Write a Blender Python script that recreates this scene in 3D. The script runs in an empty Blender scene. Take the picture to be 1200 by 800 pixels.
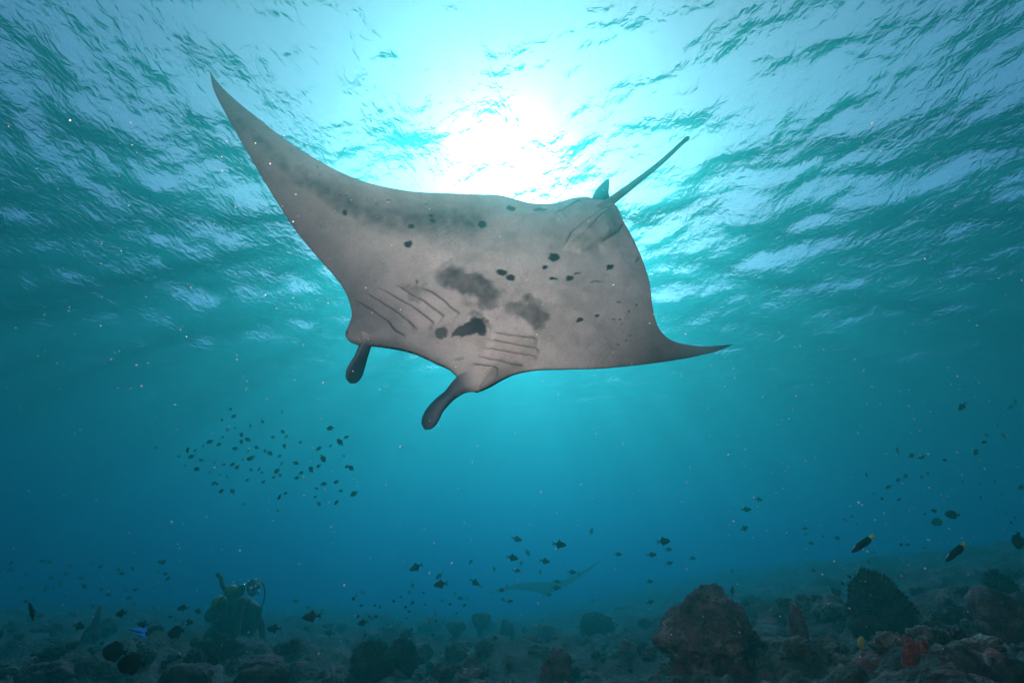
import bpy, bmesh, math, random
import numpy as np
from mathutils import Vector, Matrix, Quaternion
R = math.radians
sc = bpy.context.scene

# ------------------------------------------------------------------ camera, sky, sun, exposure
PITCH = R(25.8); CAMZ = 0.65; SURF = 7.5; FPX = 600.0
cd = bpy.data.cameras.new('camera'); cam = bpy.data.objects.new('camera', cd); sc.collection.objects.link(cam)
cd.sensor_width = 36; cd.lens = 18; cd.clip_start = 0.02; cd.clip_end = 1000
cam.location = (0, 0, CAMZ); cam.rotation_euler = (R(90) + PITCH, 0, 0); sc.camera = cam
EL = R(40.0)
world = bpy.data.worlds.new('World'); sc.world = world; world.use_nodes = True
wn = world.node_tree
sky = wn.nodes.new('ShaderNodeTexSky'); sky.sky_type = 'NISHITA'; sky.sun_disc = False
sky.sun_elevation = EL; sky.sun_rotation = 0.0; sky.air_density = 0.7; sky.dust_density = 2.0; sky.ozone_density = 0.2
wn.links.new(sky.outputs[0], wn.nodes['Background'].inputs[0]); wn.nodes['Background'].inputs[1].default_value = 0.13
sd = bpy.data.lights.new('sun', 'SUN'); sun = bpy.data.objects.new('sun', sd); sc.collection.objects.link(sun)
sd.energy = 5.0; sd.angle = R(6.0); sd.color = (1, .91, .84)
SUNV = Vector((0, math.cos(EL), math.sin(EL))); sun.rotation_euler = SUNV.to_track_quat('Z', 'Y').to_euler()
# the photographer's own strobe beside the camera: it lights the belly, the drifting specks and the nearest reef
STROBE_W = 470.0
ld = bpy.data.lights.new('camera_strobe', 'SPOT'); strobe = bpy.data.objects.new('camera_strobe', ld); sc.collection.objects.link(strobe)
ld.energy = STROBE_W; ld.color = (1, .66, .56); ld.spot_size = R(126); ld.spot_blend = 1.0; ld.shadow_soft_size = 0.12
strobe.location = (-0.85, -0.3, CAMZ + 0.9)
strobe.rotation_euler = Vector((-1.05, -3.2, -1.75)).to_track_quat('Z', 'Y').to_euler()
sc.view_settings.view_transform = 'Standard'; sc.view_settings.look = 'None'
sc.view_settings.exposure = 0.15; sc.view_settings.gamma = 1.0; sc.view_settings.use_curve_mapping = False
sc.cycles.use_denoising = True
sc.cycles.max_bounces = 8; sc.cycles.volume_bounces = 1; sc.cycles.diffuse_bounces = 2; sc.cycles.glossy_bounces = 3
sc.cycles.transparent_max_bounces = 16; sc.cycles.sample_clamp_indirect = 4.0

# ------------------------------------------------------------------ helpers
FW = np.array([0, math.cos(PITCH), math.sin(PITCH)]); UP = np.array([0, -math.sin(PITCH), math.cos(PITCH)]); RT = np.array([1.0, 0, 0])
CAM = np.array([0, 0, CAMZ])
def at(px, py, d):
    """photo pixel (1200 x 800) at depth d metres along the view axis -> world point"""
    px = np.asarray(px, float); py = np.asarray(py, float); d = np.asarray(d, float)
    r = FW + ((px - 600) / FPX)[..., None] * RT + ((400 - py) / FPX)[..., None] * UP
    return CAM + r * d[..., None]
def link_mesh(name, v, f, mats, parent=None, smooth=True):
    m = bpy.data.meshes.new(name)
    m.from_pydata([tuple(p) for p in np.asarray(v, float).tolist()], [], [tuple(q) for q in (f.tolist() if hasattr(f, 'tolist') else f)])
    m.polygons.foreach_set('use_smooth', np.full(len(m.polygons), smooth))
    for mm in (mats if isinstance(mats, (list, tuple)) else [mats]): m.materials.append(mm)
    o = bpy.data.objects.new(name, m); sc.collection.objects.link(o)
    if parent: o.parent = parent
    return o
def tag(o, label=None, cat=None, group=None, kind=None):
    if label: o['label'] = label
    if cat: o['category'] = cat
    if group: o['group'] = group
    if kind: o['kind'] = kind
    return o
def grid_faces(ny, nx, off=0, flip=False):
    i = np.arange(nx * ny).reshape(ny, nx) + off
    q = [i[:-1, :-1], i[:-1, 1:], i[1:, 1:], i[1:, :-1]]
    if flip: q = q[::-1]
    return np.stack(q, -1).reshape(-1, 4)
def _hash(ix, iy, iz, seed):
    h = (ix * 374761393 + iy * 668265263 + iz * 2147483647 + seed * 974634777) & 0xffffffff
    h = ((h ^ (h >> 13)) * 1274126177) & 0xffffffff
    return ((h ^ (h >> 16)) & 0xffff) / 65535.0
def vnoise(x, y, z, seed=0):
    x = np.asarray(x, float); y = np.asarray(y, float); z = np.asarray(z, float) + 0 * x
    ix, iy, iz = np.floor(x).astype(np.int64), np.floor(y).astype(np.int64), np.floor(z).astype(np.int64)
    fx, fy, fz = x - ix, y - iy, z - iz
    s = lambda t: t * t * (3 - 2 * t)
    fx, fy, fz = s(fx), s(fy), s(fz)
    r = 0
    for dx in (0, 1):
        for dy in (0, 1):
            for dz in (0, 1):
                r = r + _hash(ix + dx, iy + dy, iz + dz, seed) * (fx if dx else 1 - fx) * (fy if dy else 1 - fy) * (fz if dz else 1 - fz)
    return r * 2 - 1
def fbm(x, y, z=0.0, oct=4, seed=0, gain=.5):
    r = 0; a = 1; s = 1
    for k in range(oct):
        r = r + a * vnoise(x * s + 17.3 * k, y * s + 5.1 * k, np.asarray(z) * s + 3.7 * k, seed + k); a *= gain; s *= 2.03
    return r
def lumps(x, y, cell, seed):
    """field of rounded bumps (a stone in each cell), 0..1"""
    gx, gy = np.floor(x / cell).astype(np.int64), np.floor(y / cell).astype(np.int64)
    best = np.zeros_like(x)
    for dx in (-1, 0, 1):
        for dy in (-1, 0, 1):
            cx, cy = gx + dx, gy + dy
            px = (cx + .15 + .7 * _hash(cx, cy, cx * 0, seed)) * cell; py = (cy + .15 + .7 * _hash(cx, cy, cx * 0 + 1, seed)) * cell
            rr = cell * (.22 + .5 * _hash(cx, cy, cx * 0 + 2, seed) ** 2)
            q = 1 - ((x - px) ** 2 + (y - py) ** 2) / rr ** 2
            best = np.maximum(best, np.sqrt(np.clip(q, 0, 1)) * rr / cell)
    return best

class Nodes:
    def __init__(s, name):
        s.m = bpy.data.materials.new(name); s.m.use_nodes = True; s.t = s.m.node_tree; s.t.nodes.clear()
        s.out = s.n('ShaderNodeOutputMaterial')
    def n(s, typ, **kw):
        nd = s.t.nodes.new(typ)
        for k, v in kw.items():
            if hasattr(nd, k) and k not in ('Scale',): setattr(nd, k, v)
            else: nd.inputs[k].default_value = v
        return nd
    def l(s, a, b): s.t.links.new(a, b)
def ramp(N, src, stops):
    r = N.n('ShaderNodeValToRGB'); N.l(src, r.inputs[0])
    els = r.color_ramp.elements
    while len(els) < len(stops): els.new(.5)
    for e, (p, c) in zip(els, stops): e.position = p; e.color = (*c, 1)
    return r.outputs[0]
def plain(name, col, rough=.6, var=.25, scale=30., spec=.3, bump=0.0):
    N = Nodes(name); b = N.n('ShaderNodeBsdfPrincipled', Roughness=rough)
    b.inputs['Specular IOR Level'].default_value = spec
    tc = N.n('ShaderNodeTexCoord'); no = N.n('ShaderNodeTexNoise'); no.inputs['Scale'].default_value = scale; no.inputs['Detail'].default_value = 4
    N.l(tc.outputs['Object'], no.inputs['Vector'])
    c = ramp(N, no.outputs[0], [(.3, tuple(x * (1 - var) for x in col)), (.7, tuple(min(1, x * (1 + var)) for x in col))])
    N.l(c, b.inputs['Base Color'])
    if bump:
        bp = N.n('ShaderNodeBump'); bp.inputs['Distance'].default_value = bump; N.l(no.outputs[0], bp.inputs['Height']); N.l(bp.outputs[0], b.inputs['Normal'])
    N.l(b.outputs[0], N.out.inputs[0]); return N.m

# ------------------------------------------------------------------ seabed
def base_ground(x, y):
    r = 2.6 * np.tanh(np.maximum(0, x - .9) * .165 / 2.6) + .8 * np.tanh(np.maximum(0, -x - 2.5) * .06)
    far = np.hypot(x, y)
    return r - 1.6 * np.tanh(.034 * np.maximum(0, far - 3.5) / 1.6) * np.exp(-(np.maximum(0, x) / 12) ** 2)
def ground(x, y):
    x = np.asarray(x, float); y = np.asarray(y, float)
    z = base_ground(x, y) + .13 * fbm(x * .55, y * .55, 0, 4, 3) + .34 * lumps(x + .7, y - .3, 1.4, 77) * np.clip((np.hypot(x, y) - 4.5) / 3, 0, 1)
    z = z + .5 * .55 * lumps(x, y, .55, 11) * (.4 + .6 * np.clip(fbm(x * .3, y * .3, 0, 2, 9) + .5, 0, 1)) + .5 * .2 * lumps(x + .13, y, .2, 23) + .4 * .09 * lumps(x, y + .4, .09, 31)
    z = z + .02 * fbm(x * 11, y * 11, 0, 4, 41, .6)
    return z - .10
def ground_hit(px, py):
    """where the view ray through a pixel meets the sea bed (smooth base)"""
    d = np.linspace(1.2, 60, 6000); p = at(np.full(6000, px), np.full(6000, py), d)
    below = p[:, 2] < base_ground(p[:, 0], p[:, 1]) + .0
    k = int(np.argmax(below)) if below.any() else 3000
    return d[k], p[k]

def mat_seabed():
    N = Nodes('coral_rubble'); b = N.n('ShaderNodeBsdfPrincipled', Roughness=.9); b.inputs['Specular IOR Level'].default_value = .15
    g = N.n('ShaderNodeNewGeometry')
    n1 = N.n('ShaderNodeTexNoise'); n1.inputs['Scale'].default_value = 1.6; n1.inputs['Detail'].default_value = 6; N.l(g.outputs['Position'], n1.inputs['Vector'])
    n2 = N.n('ShaderNodeTexNoise'); n2.inputs['Scale'].default_value = 26; n2.inputs['Detail'].default_value = 5; N.l(g.outputs['Position'], n2.inputs['Vector'])
    n3 = N.n('ShaderNodeTexNoise'); n3.inputs['Scale'].default_value = 4.2; n3.inputs['Detail'].default_value = 4; N.l(g.outputs['Position'], n3.inputs['Vector'])
    c1 = ramp(N, n1.outputs[0], [(.32, (.035, .034, .028)), (.5, (.085, .08, .066)), (.68, (.20, .19, .16))])
    c2 = ramp(N, n2.outputs[0], [(.35, (.35, .33, .3)), (.65, (1., 1., 1.))])
    mx = N.n('ShaderNodeMix', data_type='RGBA', blend_type='MULTIPLY'); mx.inputs[0].default_value = .85
    N.l(c1, mx.inputs[6]); N.l(c2, mx.inputs[7])
    c3 = ramp(N, n3.outputs[0], [(.60, (0, 0, 0)), (.70, (1, 1, 1))])
    mr = N.n('ShaderNodeMix', data_type='RGBA'); N.l(c3, mr.inputs[0]); N.l(mx.outputs[2], mr.inputs[6]); mr.inputs[7].default_value = (.26, .10, .10, 1)
    N.l(mr.outputs[2], b.inputs['Base Color'])
    bp = N.n('ShaderNodeBump'); bp.inputs['Distance'].default_value = .06; bp.inputs['Strength'].default_value = 1.0
    N.l(n2.outputs[0], bp.inputs['Height']); N.l(bp.outputs[0], b.inputs['Normal'])
    N.l(b.outputs[0], N.out.inputs[0]); return N.m
th_ = np.concatenate([np.linspace(R(-62), R(62), 620), np.linspace(R(62), R(298), 90)[1:]])     # finer where the reef lies in front
rr_ = np.concatenate([[.02], np.geomspace(.6, 170, 430)])
TH, RR = np.meshgrid(th_, rr_); X, Y = RR * np.sin(TH), RR * np.cos(TH); Zs = ground(X, Y)
tag(link_mesh('seabed', np.stack([X, Y, Zs], -1).reshape(-1, 3), grid_faces(len(rr_), len(th_)), mat_seabed()), 'dim rubble seabed of broken coral rising to the right', 'seabed', kind='structure')

# ------------------------------------------------------------------ water surface, seen from below
def mat_water():
    N = Nodes('water_surface')
    mix = N.n('ShaderNodeMixShader'); fr = N.n('ShaderNodeFresnel', IOR=1.25)
    tr = N.n('ShaderNodeBsdfTransparent'); gl = N.n('ShaderNodeBsdfGlossy', Roughness=.02)
    rf = N.n('ShaderNodeBsdfRefraction', IOR=1.06, Roughness=.8)
    m2 = N.n('ShaderNodeMixShader'); m2.inputs[0].default_value = .10; N.l(tr.outputs[0], m2.inputs[1]); N.l(rf.outputs[0], m2.inputs[2])
    g = N.n('ShaderNodeNewGeometry')
    mp = N.n('ShaderNodeMapping'); mp.inputs['Scale'].default_value = (1, .7, 1); mp.inputs['Rotation'].default_value = (0, 0, .5); N.l(g.outputs['Position'], mp.inputs['Vector'])
    no = N.n('ShaderNodeTexNoise'); no.inputs['Scale'].default_value = 8.5; no.inputs['Detail'].default_value = 3; no.inputs['Distortion'].default_value = .5
    N.l(mp.outputs[0], no.inputs['Vector'])
    bp = N.n('ShaderNodeBump'); bp.inputs['Strength'].default_value = 1; bp.inputs['Distance'].default_value = .036; N.l(no.outputs[0], bp.inputs['Height'])
    for x in (fr, gl, rf): N.l(bp.outputs[0], x.inputs['Normal'])
    N.l(fr.outputs[0], mix.inputs[0]); N.l(m2.outputs[0], mix.inputs[1]); N.l(gl.outputs[0], mix.inputs[2]); N.l(mix.outputs[0], N.out.inputs[0])
    return N.m
rng = np.random.default_rng(11)
th_ = np.concatenate([np.linspace(R(-72), R(72), 820), np.linspace(R(72), R(288), 90)[1:]]); rr_ = np.concatenate([[.02], np.geomspace(1.0, 170, 560)])
TH, RR = np.meshgrid(th_, rr_); X, Y = RR * np.sin(TH), RR * np.cos(TH)
Z = np.zeros_like(X); D = np.hypot(X, Y)
for k in range(110):
    lam = .18 * (2.8 / .18) ** rng.random(); th = rng.normal(R(60), R(45)); kk = 2 * math.pi / lam
    Z += .034 * (lam) ** .05 / kk * np.clip(1 - D / (lam * 75), 0, 1) * np.sin(kk * (X * math.cos(th) + Y * math.sin(th)) + rng.random() * 6.28)
tag(link_mesh('water_surface', np.stack([X, Y, Z + SURF], -1).reshape(-1, 3), grid_faces(len(rr_), len(th_)), mat_water()), 'rippled sea surface seen from below with the sun breaking through', 'water surface', kind='structure')

# ------------------------------------------------------------------ the manta ray
def hermite(s_keys, pts, s):
    s_keys = np.asarray(s_keys, float); pts = np.asarray(pts, float)
    m = np.zeros_like(pts)
    h = np.diff(s_keys)[:, None]; dl = np.diff(pts, axis=0) / h
    m[1:-1] = (dl[:-1] * h[1:] + dl[1:] * h[:-1]) / (h[1:] + h[:-1]); m[0] = dl[0]; m[-1] = dl[-1]
    k = np.clip(np.searchsorted(s_keys, s, side='right') - 1, 0, len(s_keys) - 2)
    hh = (s_keys[k + 1] - s_keys[k]); t = ((s - s_keys[k]) / hh)[:, None]; hh = hh[:, None]
    return (2*t**3-3*t**2+1)*pts[k] + (t**3-2*t**2+t)*hh*m[k] + (-2*t**3+3*t**2)*pts[k+1] + (t**3-t**2)*hh*m[k+1]
def keyed(points):
    """points: (x, y, s or None); missing s is spread by arc length between the given ones"""
    P = np.array([(p[0], p[1]) for p in points], float); S = [p[2] if len(p) > 2 else None for p in points]
    arc = np.concatenate([[0], np.cumsum(np.hypot(*np.diff(P, axis=0).T))])
    known = [i for i, v in enumerate(S) if v is not None]
    return np.interp(arc, arc[known], [S[i] for i in known]), P
LEAD = [(245.3,81,0),(250,104),(264,132.6),(284,168),(304.4,203.5),(324.7,237),(348.3,272.7),(372,301.4),(397,330,.30),(406,345),(410.5,358),(412,370,.36),(408,382),(404.5,391,.385),(409,399),(420,403.5,.42),
        (439,404.5,.455),(468,408.6),(484.5,413,.50),(509,424),(531,436,.545),(543,450),(553,457,.565),(562,457.5,.58),(571,454),(581,448.5,.60),(600,439.5,.625),(620,435,.65),(660,433,.70),(700,432,.755),(740,428.5,.82),(784,423,.89),(820,416.5,.95),(845,410),(860,403,1)]
TRAIL = [(245.3,81,0),(249,88),(257,98.8),(274,115.7),(301,137.6),(338,166.3),(372,187.6),(402.3,203.5),(429.3,213.6),(463,221.4,.26),(497,225.4,.30),(544,227),(590,229,.36),(603,233),(620,237.3),(648,238,.42),(672,232,.448),(684,230.5,.46),(698,233),(712,235,.50),(721,240),(730,258,.545),(740,276,.58),(752,302,.62),(760,326,.65),(764,354,.70),(768,374,.755),(776,390,.82),(788,399,.87),(808,404,.92),(840,405,.98),(860,403,1)]
# depth of the sheet (metres along the view axis): swimming toward the camera, banking
DK = np.array([(485,425,2.85),(705,235,3.90),(595,330,3.27),(405,390,2.86),(560,457,2.80),(372,290,3.06),(480,222,3.48),(600,230,3.62),(247,83,3.62),(310,150,3.38),(700,432,2.98),(762,360,3.30),(790,402,3.24),(860,403,3.44)], float)
def tps(K):
    n = len(K); xy = K[:, :2] / 100
    r = np.hypot(xy[:, None, 0] - xy[None, :, 0], xy[:, None, 1] - xy[None, :, 1])
    A = np.zeros((n + 3, n + 3)); A[:n, :n] = np.where(r > 0, r * r * np.log(r + 1e-9), 0) + np.eye(n) * .05
    A[:n, n] = 1; A[:n, n + 1:] = xy; A[n, :n] = 1; A[n + 1:, :n] = xy.T
    w = np.linalg.solve(A, np.concatenate([K[:, 2], [0, 0, 0]]))
    def f(px, py):
        px = np.asarray(px, float) / 100; py = np.asarray(py, float) / 100
        z = w[n] + w[n + 1] * px + w[n + 2] * py
        for i in range(n):
            q = np.hypot(px - xy[i, 0], py - xy[i, 1]); z = z + w[i] * np.where(q > 0, q * q * np.log(q + 1e-9), 0)
        return z
    return f
MD = tps(DK)
def seg_dist(px, py, poly):
    """signed distance and position 0..1 along a polyline"""
    best = np.full(px.shape, 1e9); sg = np.zeros(px.shape); tt = np.zeros(px.shape); nseg = len(poly) - 1
    for i in range(nseg):
        (x0, y0), (x1, y1) = poly[i], poly[i + 1]; dx, dy = x1 - x0, y1 - y0; L2 = dx * dx + dy * dy
        t = np.clip(((px - x0) * dx + (py - y0) * dy) / L2, 0, 1)
        ex, ey = px - x0 - t * dx, py - y0 - t * dy; q = np.hypot(ex, ey); c = np.sign(dx * ey - dy * ex)
        m = q < best; best = np.where(m, q, best); sg = np.where(m, c, sg); tt = np.where(m, (i + t) / nseg, tt)
    return best, sg, tt
z3 = lambda pts: [(380 + x * .275, 300 + y * .275) for x, y in pts]
z2 = lambda pts: [(560 + x * .4, 130 + y * .4) for x, y in pts]
GILLS = [z3(p) for p in ([(125,190),(200,255),(270,310),(300,345),(350,368)], [(155,158),(215,205),(290,260),(340,305),(395,345)], [(222,148),(300,205),(370,255),(430,300),(468,328)], [(302,147),(345,180),(420,235),(490,290),(508,305)], [(410,165),(450,195),(500,235),(545,280),(572,298)],
        [(625,487),(680,500),(740,508)], [(650,462),(700,476),(790,482),(850,480)], [(672,432),(740,440),(820,445),(905,447)], [(690,400),(760,408),(840,415),(915,418)], [(710,370),(760,375),(830,377),(905,380)])]
FOLDS = [z2(p) for p in ([(240,430),(262,385),(300,350),(350,310),(400,276)], [(345,412),(380,388),(410,360),(427,330)], [(225,315),(262,288),(300,264)], [(300,395),(345,340),(392,290)])]
PELVIC = z2([(238,432),(262,385),(300,348),(350,308),(398,274),(412,290),(427,328),(408,362),(380,390),(345,415),(290,440)])
SPOTS = [(404,253,3,3,0,1),(481.6,270,4.2,2.6,0,1),(477.6,291,5,4,0,1),(505,256,3.2,2.4,0,1),(507,262.5,3.4,3,.6,1),(563.7,266,5,4.2,.3,1),(597.4,245.7,5.6,3.6,.2,.9),
    (372,197,1.5,1.5,0,.8),(375,207,1.6,1.2,0,.8),(365,212,1.4,1.2,0,.7),(384,225,1.6,1.4,0,.8),(398,232,2,1.5,0,.9),(405,232,1.6,1.4,0,.8),(455,237,2,1.4,0,.8),(499.5,242,1.8,1.3,0,.8),
    (632,248,8,3,0,.7),(646,313,6,4,-.1,1),(641,314,3,2.5,0,1),(635,325,4,3,0,1),(585,331,6,4.3,.4,1),(596,337,5,4,0,1),(645,338,4.6,2.6,0,1),(664,336,5,3.2,-.3,1),(673,330,6,1.5,-.3,.9),(713,319,5,3.4,-.4,1),(696,337,8,1.8,-.1,.6),
    (723,359,3,1.4,0,.9),(698,375,3,2,0,1),(677,381,4.6,2.6,-.2,1),(640,377,3,1.5,0,.8),(717,379,2.2,1.4,0,.9),(724,379,1.8,1.3,0,.9),(735,369,1.7,1.6,0,.8),(744,360,1.8,1.4,0,.8),(722,407,2,1,0,.8),(731,402,2,1,-.3,.8),(736,396,1.8,1,0,.8),(726,384,1.6,1.1,0,.8),
    (546,398,14,6.5,-.1,1),(535,400,7,4,-.4,1),(558,394,9,7,.2,1),(563,400,6,5,.3,.95),(554,389,5,4,0,.85),(566,389,5,4,.4,.7),(516,399.5,6.6,6.2,0,.95),(488,336,1.3,3.6,0,1),(538,427,6,2,0,.5),(746,306,1.6,6,.5,.7)]
SOFT = [(550,346,37,17,.5,.9),(566,358,20,14,.3,.7),(530,337,16,12,.2,.5),(614,378,25,12,.15,.8),(622,368,14,9,-.2,.5),(561,386,12,9,.2,.55),(482,351,10,8,.6,.45),(498,352,8,5,.7,.35),(520,395,12,8,0,.25),(640,385,18,14,0,.25)]
BAND = [(280,145),(338,203),(400,240),(460,258),(520,262),(552,262)]

def build_manta():
    NS, NT = 720, 220
    s = np.linspace(0, 1, NS); s = s + .0  # span stations
    lk, lp = keyed(LEAD); tk, tp = keyed(TRAIL)
    Le = hermite(lk, lp, s); Tr = hermite(tk, tp, s)
    t = .5 - .5 * np.cos(np.linspace(0, math.pi, NT)); t = .65 * t + .35 * np.linspace(0, 1, NT)
    Pp = Le[None] * (1 - t[:, None, None]) + Tr[None] * t[:, None, None]          # NT,NS,2  pixels
    px, py = Pp[..., 0], Pp[..., 1]
    mid = at(px, py, MD(px, py))
    du = np.gradient(mid, axis=1); dv = np.gradient(mid, axis=0)
    nv = np.cross(du, dv); ln = np.linalg.norm(nv, axis=-1, keepdims=True); nv = nv / np.maximum(ln, 1e-9)
    sgn = np.sign(np.sum(nv * (CAM - mid), -1, keepdims=True)); nv = nv * np.where(sgn == 0, 1, sgn)      # toward the belly
    mean = nv[NT // 2, NS // 3:2 * NS // 3].mean(0); mean /= np.linalg.norm(mean)
    nv = np.where(ln < 1e-7, mean, nv)
    S = s[None, :] + 0 * px; T = t[:, None] + 0 * px
    body = np.exp(-((S - .50) / .105) ** 2) ; wing = np.clip(np.sin(np.pi * np.clip(S, 0, 1)), 0, 1) ** .8
    foil = np.sqrt(np.clip(T, 0, 1)) * (1 - T) ** .8 * 1.75
    th_v = (.055 * wing + .10 * body) * foil
    th_d = (.05 * wing + .17 * body) * foil
    # gill slits and fin folds cut into the belly
    dep = np.zeros_like(px); line = np.zeros_like(px)
    for gi, (gl_, dp, wd) in enumerate([(g, .020, 1.9) for g in GILLS] + [(g, .018, 1.9) for g in FOLDS]):
        d, c, q = seg_dist(px, py, gl_)
        env = np.clip(np.minimum(q, 1 - q) * 12, 0, 1) * (d < 26)
        lip = np.clip(1 - d / 14., 0, 1) * (c > 0) + np.exp(-(d / .9) ** 2) * (c <= 0)
        dep += env * (.85 * dp * lip - .5 * dp * np.exp(-(d / 1.6) ** 2) * (c <= 0))
        line = np.maximum(line, env * np.where(c <= 0, np.exp(-(d / (2.0 + (2.2 * np.exp(-q / .22) if gi in (3, 4) else 1.8 * np.exp(-(1 - q) / .25) if gi == 9 else 0))) ** 2), np.exp(-(d / .6) ** 2)) * np.clip((q - .02) * 8, .35, 1))
    poly = PELVIC; ins = np.zeros(px.shape, bool)
    for (x0, y0), (x1, y1) in zip(poly, poly[1:] + poly[:1]):
        ins ^= ((y0 > py) != (y1 > py)) & (px < (x1 - x0) * (py - y0) / (y1 - y0 + 1e-9) + x0)
    pd = np.full(px.shape, 1e9)
    for (a0, a1) in zip(poly, poly[1:] + poly[:1]): pd = np.minimum(pd, seg_dist(px, py, [a0, a1])[0])
    dep += np.where(ins, .055 * np.sqrt(np.clip(pd / 9., 0, 1)) + .002 * np.sin((px * .62 + py * .78) * .9), 0)
    # fine wrinkles behind the gills on the left fin
    wr = np.exp(-(((px - 440) / 45) ** 2 + ((py - 318) / 28) ** 2)); dep += .0012 * wr * np.sin((px * .62 + py * .78) * 1.1 + 2 * vnoise(px * .03, py * .03, 0.0, 5))
    edge = np.clip(np.minimum(T, 1 - T) * 9, 0, 1)
    edge = edge * np.clip(th_v / .03, 0, 1); dep += .016 * fbm(px * .018, py * .018, 0.0, 3, 71) * edge + .0025 * fbm(px * .10 + py * .06, py * .03, 0.0, 3, 73) * edge
    ven = mid + nv * (th_v + dep * edge)[..., None]; dor = mid - nv * th_d[..., None]
    # pigment plus painted light falloff, in the animal's own surface coordinates
    wx = px + 2.0 * fbm(px * .22, py * .22, 0.0, 3, 51); wy = py + 2.0 * fbm(px * .22, py * .22, 9.0, 3, 52)
    spot = np.zeros_like(px)
    for (cx, cy, a_, b_, ro, k) in SPOTS:
        sc_ = min(1., a_ / 5.0); ex = px + (wx - px) * sc_ * .6 - cx; ey = py + (wy - py) * sc_ * .6 - cy; co, si = math.cos(ro), math.sin(ro)
        q = np.hypot((ex * co + ey * si) / a_, (-ex * si + ey * co) / b_)
        spot = np.maximum(spot, k * np.clip((1.12 - q) / (.9 / max(1.5, min(a_, b_))), 0, 1))
    for (cx, cy, a_, b_, ro, k) in SOFT:
        fx = px + 9 * fbm(px * .07, py * .07, 0.0, 4, 61) - cx; fy = py + 9 * fbm(px * .07, py * .07, 4.0, 4, 62) - cy; co, si = math.cos(ro), math.sin(ro)
        q = np.hypot((fx * co + fy * si) / a_, (-fx * si + fy * co) / b_)
        e = np.clip((1.4 - q) / .7, 0, 1); spot = np.maximum(spot, k * .92 * e * e * (3 - 2 * e) * (.92 + .12 * fbm(px * .18, py * .18, 2.0, 3, 66)))
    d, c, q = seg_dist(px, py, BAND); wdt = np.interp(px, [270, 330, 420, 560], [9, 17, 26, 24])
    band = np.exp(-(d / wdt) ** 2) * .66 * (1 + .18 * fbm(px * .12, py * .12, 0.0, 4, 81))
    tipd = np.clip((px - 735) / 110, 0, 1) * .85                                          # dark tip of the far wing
    jaw = .80 * np.clip((((485 - px) * -.757 + (425 - py) * .653) * -1 + 95) / 100, 0, 1)      # strobe falloff round the jaw, painted into the skin colour
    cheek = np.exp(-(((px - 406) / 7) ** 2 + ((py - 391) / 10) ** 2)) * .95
    rear = .76 * np.clip((px - 600) / 160, 0, 1) * np.clip((py - 330) / 90, 0, 1)  # dimmer light on the lower far wing, painted into the colour
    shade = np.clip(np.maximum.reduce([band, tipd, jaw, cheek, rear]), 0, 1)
    fre = np.exp(-(((px - 530) / 38) ** 2 + ((py - 272) / 26) ** 2)) * (vnoise(px * 1.1, py * 1.1, 0.0, 91) > .52)
    spot = np.maximum(spot, .55 * fre); spot = np.maximum(spot, .95 * line)
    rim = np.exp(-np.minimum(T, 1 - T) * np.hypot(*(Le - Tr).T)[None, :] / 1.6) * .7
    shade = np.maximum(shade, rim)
    V = [ven.reshape(-1, 3), dor.reshape(-1, 3)]; F = [grid_faces(NT, NS), grid_faces(NT, NS, NT * NS, True)]
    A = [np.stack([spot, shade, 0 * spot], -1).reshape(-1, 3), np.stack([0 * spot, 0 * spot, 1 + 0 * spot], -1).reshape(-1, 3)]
    off = 2 * NT * NS
    # stitch rim: front and rear edges (tips share position)
    i = np.arange(NS - 1)
    for row in (0, NT - 1):
        a0 = row * NS + i; b0 = NT * NS + row * NS + i
        F.append(np.stack([a0, a0 + 1, b0 + 1, b0], -1))
    def tube(spine, wid, thk, dark, seg=20, axis=None, sub=8):
        """flattened limb grown out of the body; spine in pixels + depth; wid, thk half sizes in metres"""
        nonlocal off
        sp = np.array(spine, float); k = np.linspace(0, 1, len(sp)); kk = np.linspace(0, 1, (len(sp) - 1) * sub + 1)
        c2 = hermite(k, sp, kk); W = np.interp(kk, k, wid); H = np.interp(kk, k, thk); Dk = np.interp(kk, k, dark)
        e_ = np.sqrt(1 - np.linspace(0, .995, 8) ** 2); W[-8:] *= e_; H[-8:] *= e_
        P = at(c2[:, 0], c2[:, 1], c2[:, 2]); tg = np.gradient(P, axis=0); tg /= np.linalg.norm(tg, axis=1, keepdims=True)
        vw = CAM - P; vw /= np.linalg.norm(vw, axis=1, keepdims=True)
        sd_ = np.cross(tg, vw); sd_ /= np.linalg.norm(sd_, axis=1, keepdims=True); nn = np.cross(sd_, tg)
        if axis is not None:
            ca, sa = math.cos(axis), math.sin(axis); sd_, nn = sd_ * ca + nn * sa, nn * ca - sd_ * sa
        an = np.linspace(0, 2 * math.pi, seg, endpoint=False)
        ring = P[:, None] + sd_[:, None] * (np.cos(an)[None, :, None] * W[:, None, None]) + nn[:, None] * (np.sin(an)[None, :, None] * H[:, None, None])
        m = len(kk); idx = np.arange(m * seg).reshape(m, seg) + off; nx = np.roll(idx, -1, 1)
        F.append(np.stack([idx[:-1], nx[:-1], nx[1:], idx[1:]], -1).reshape(-1, 4))
        V.append(ring.reshape(-1, 3)); A.append(np.stack([0 * Dk, Dk, 0 * Dk], -1)[:, None].repeat(seg, 1).reshape(-1, 3)); off += m * seg
    pm = 2.82 / FPX
    tube([(433,392,2.87),(428,405,2.86),(423,419,2.84),(417,433,2.82),(410.5,449,2.80)], [.056,.034,.038,.048,.052], [.03,.02,.015,.012,.010], [.5,.95,1,1,1], axis=.35)
    tube([(556,444,2.82),(541,451,2.80),(527,463,2.77),(511,479,2.74),(498,503,2.71)], [.078,.054,.036,.043,.060], [.03,.022,.016,.012,.010], [.4,.9,1,1,1], axis=-.35)
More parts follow.
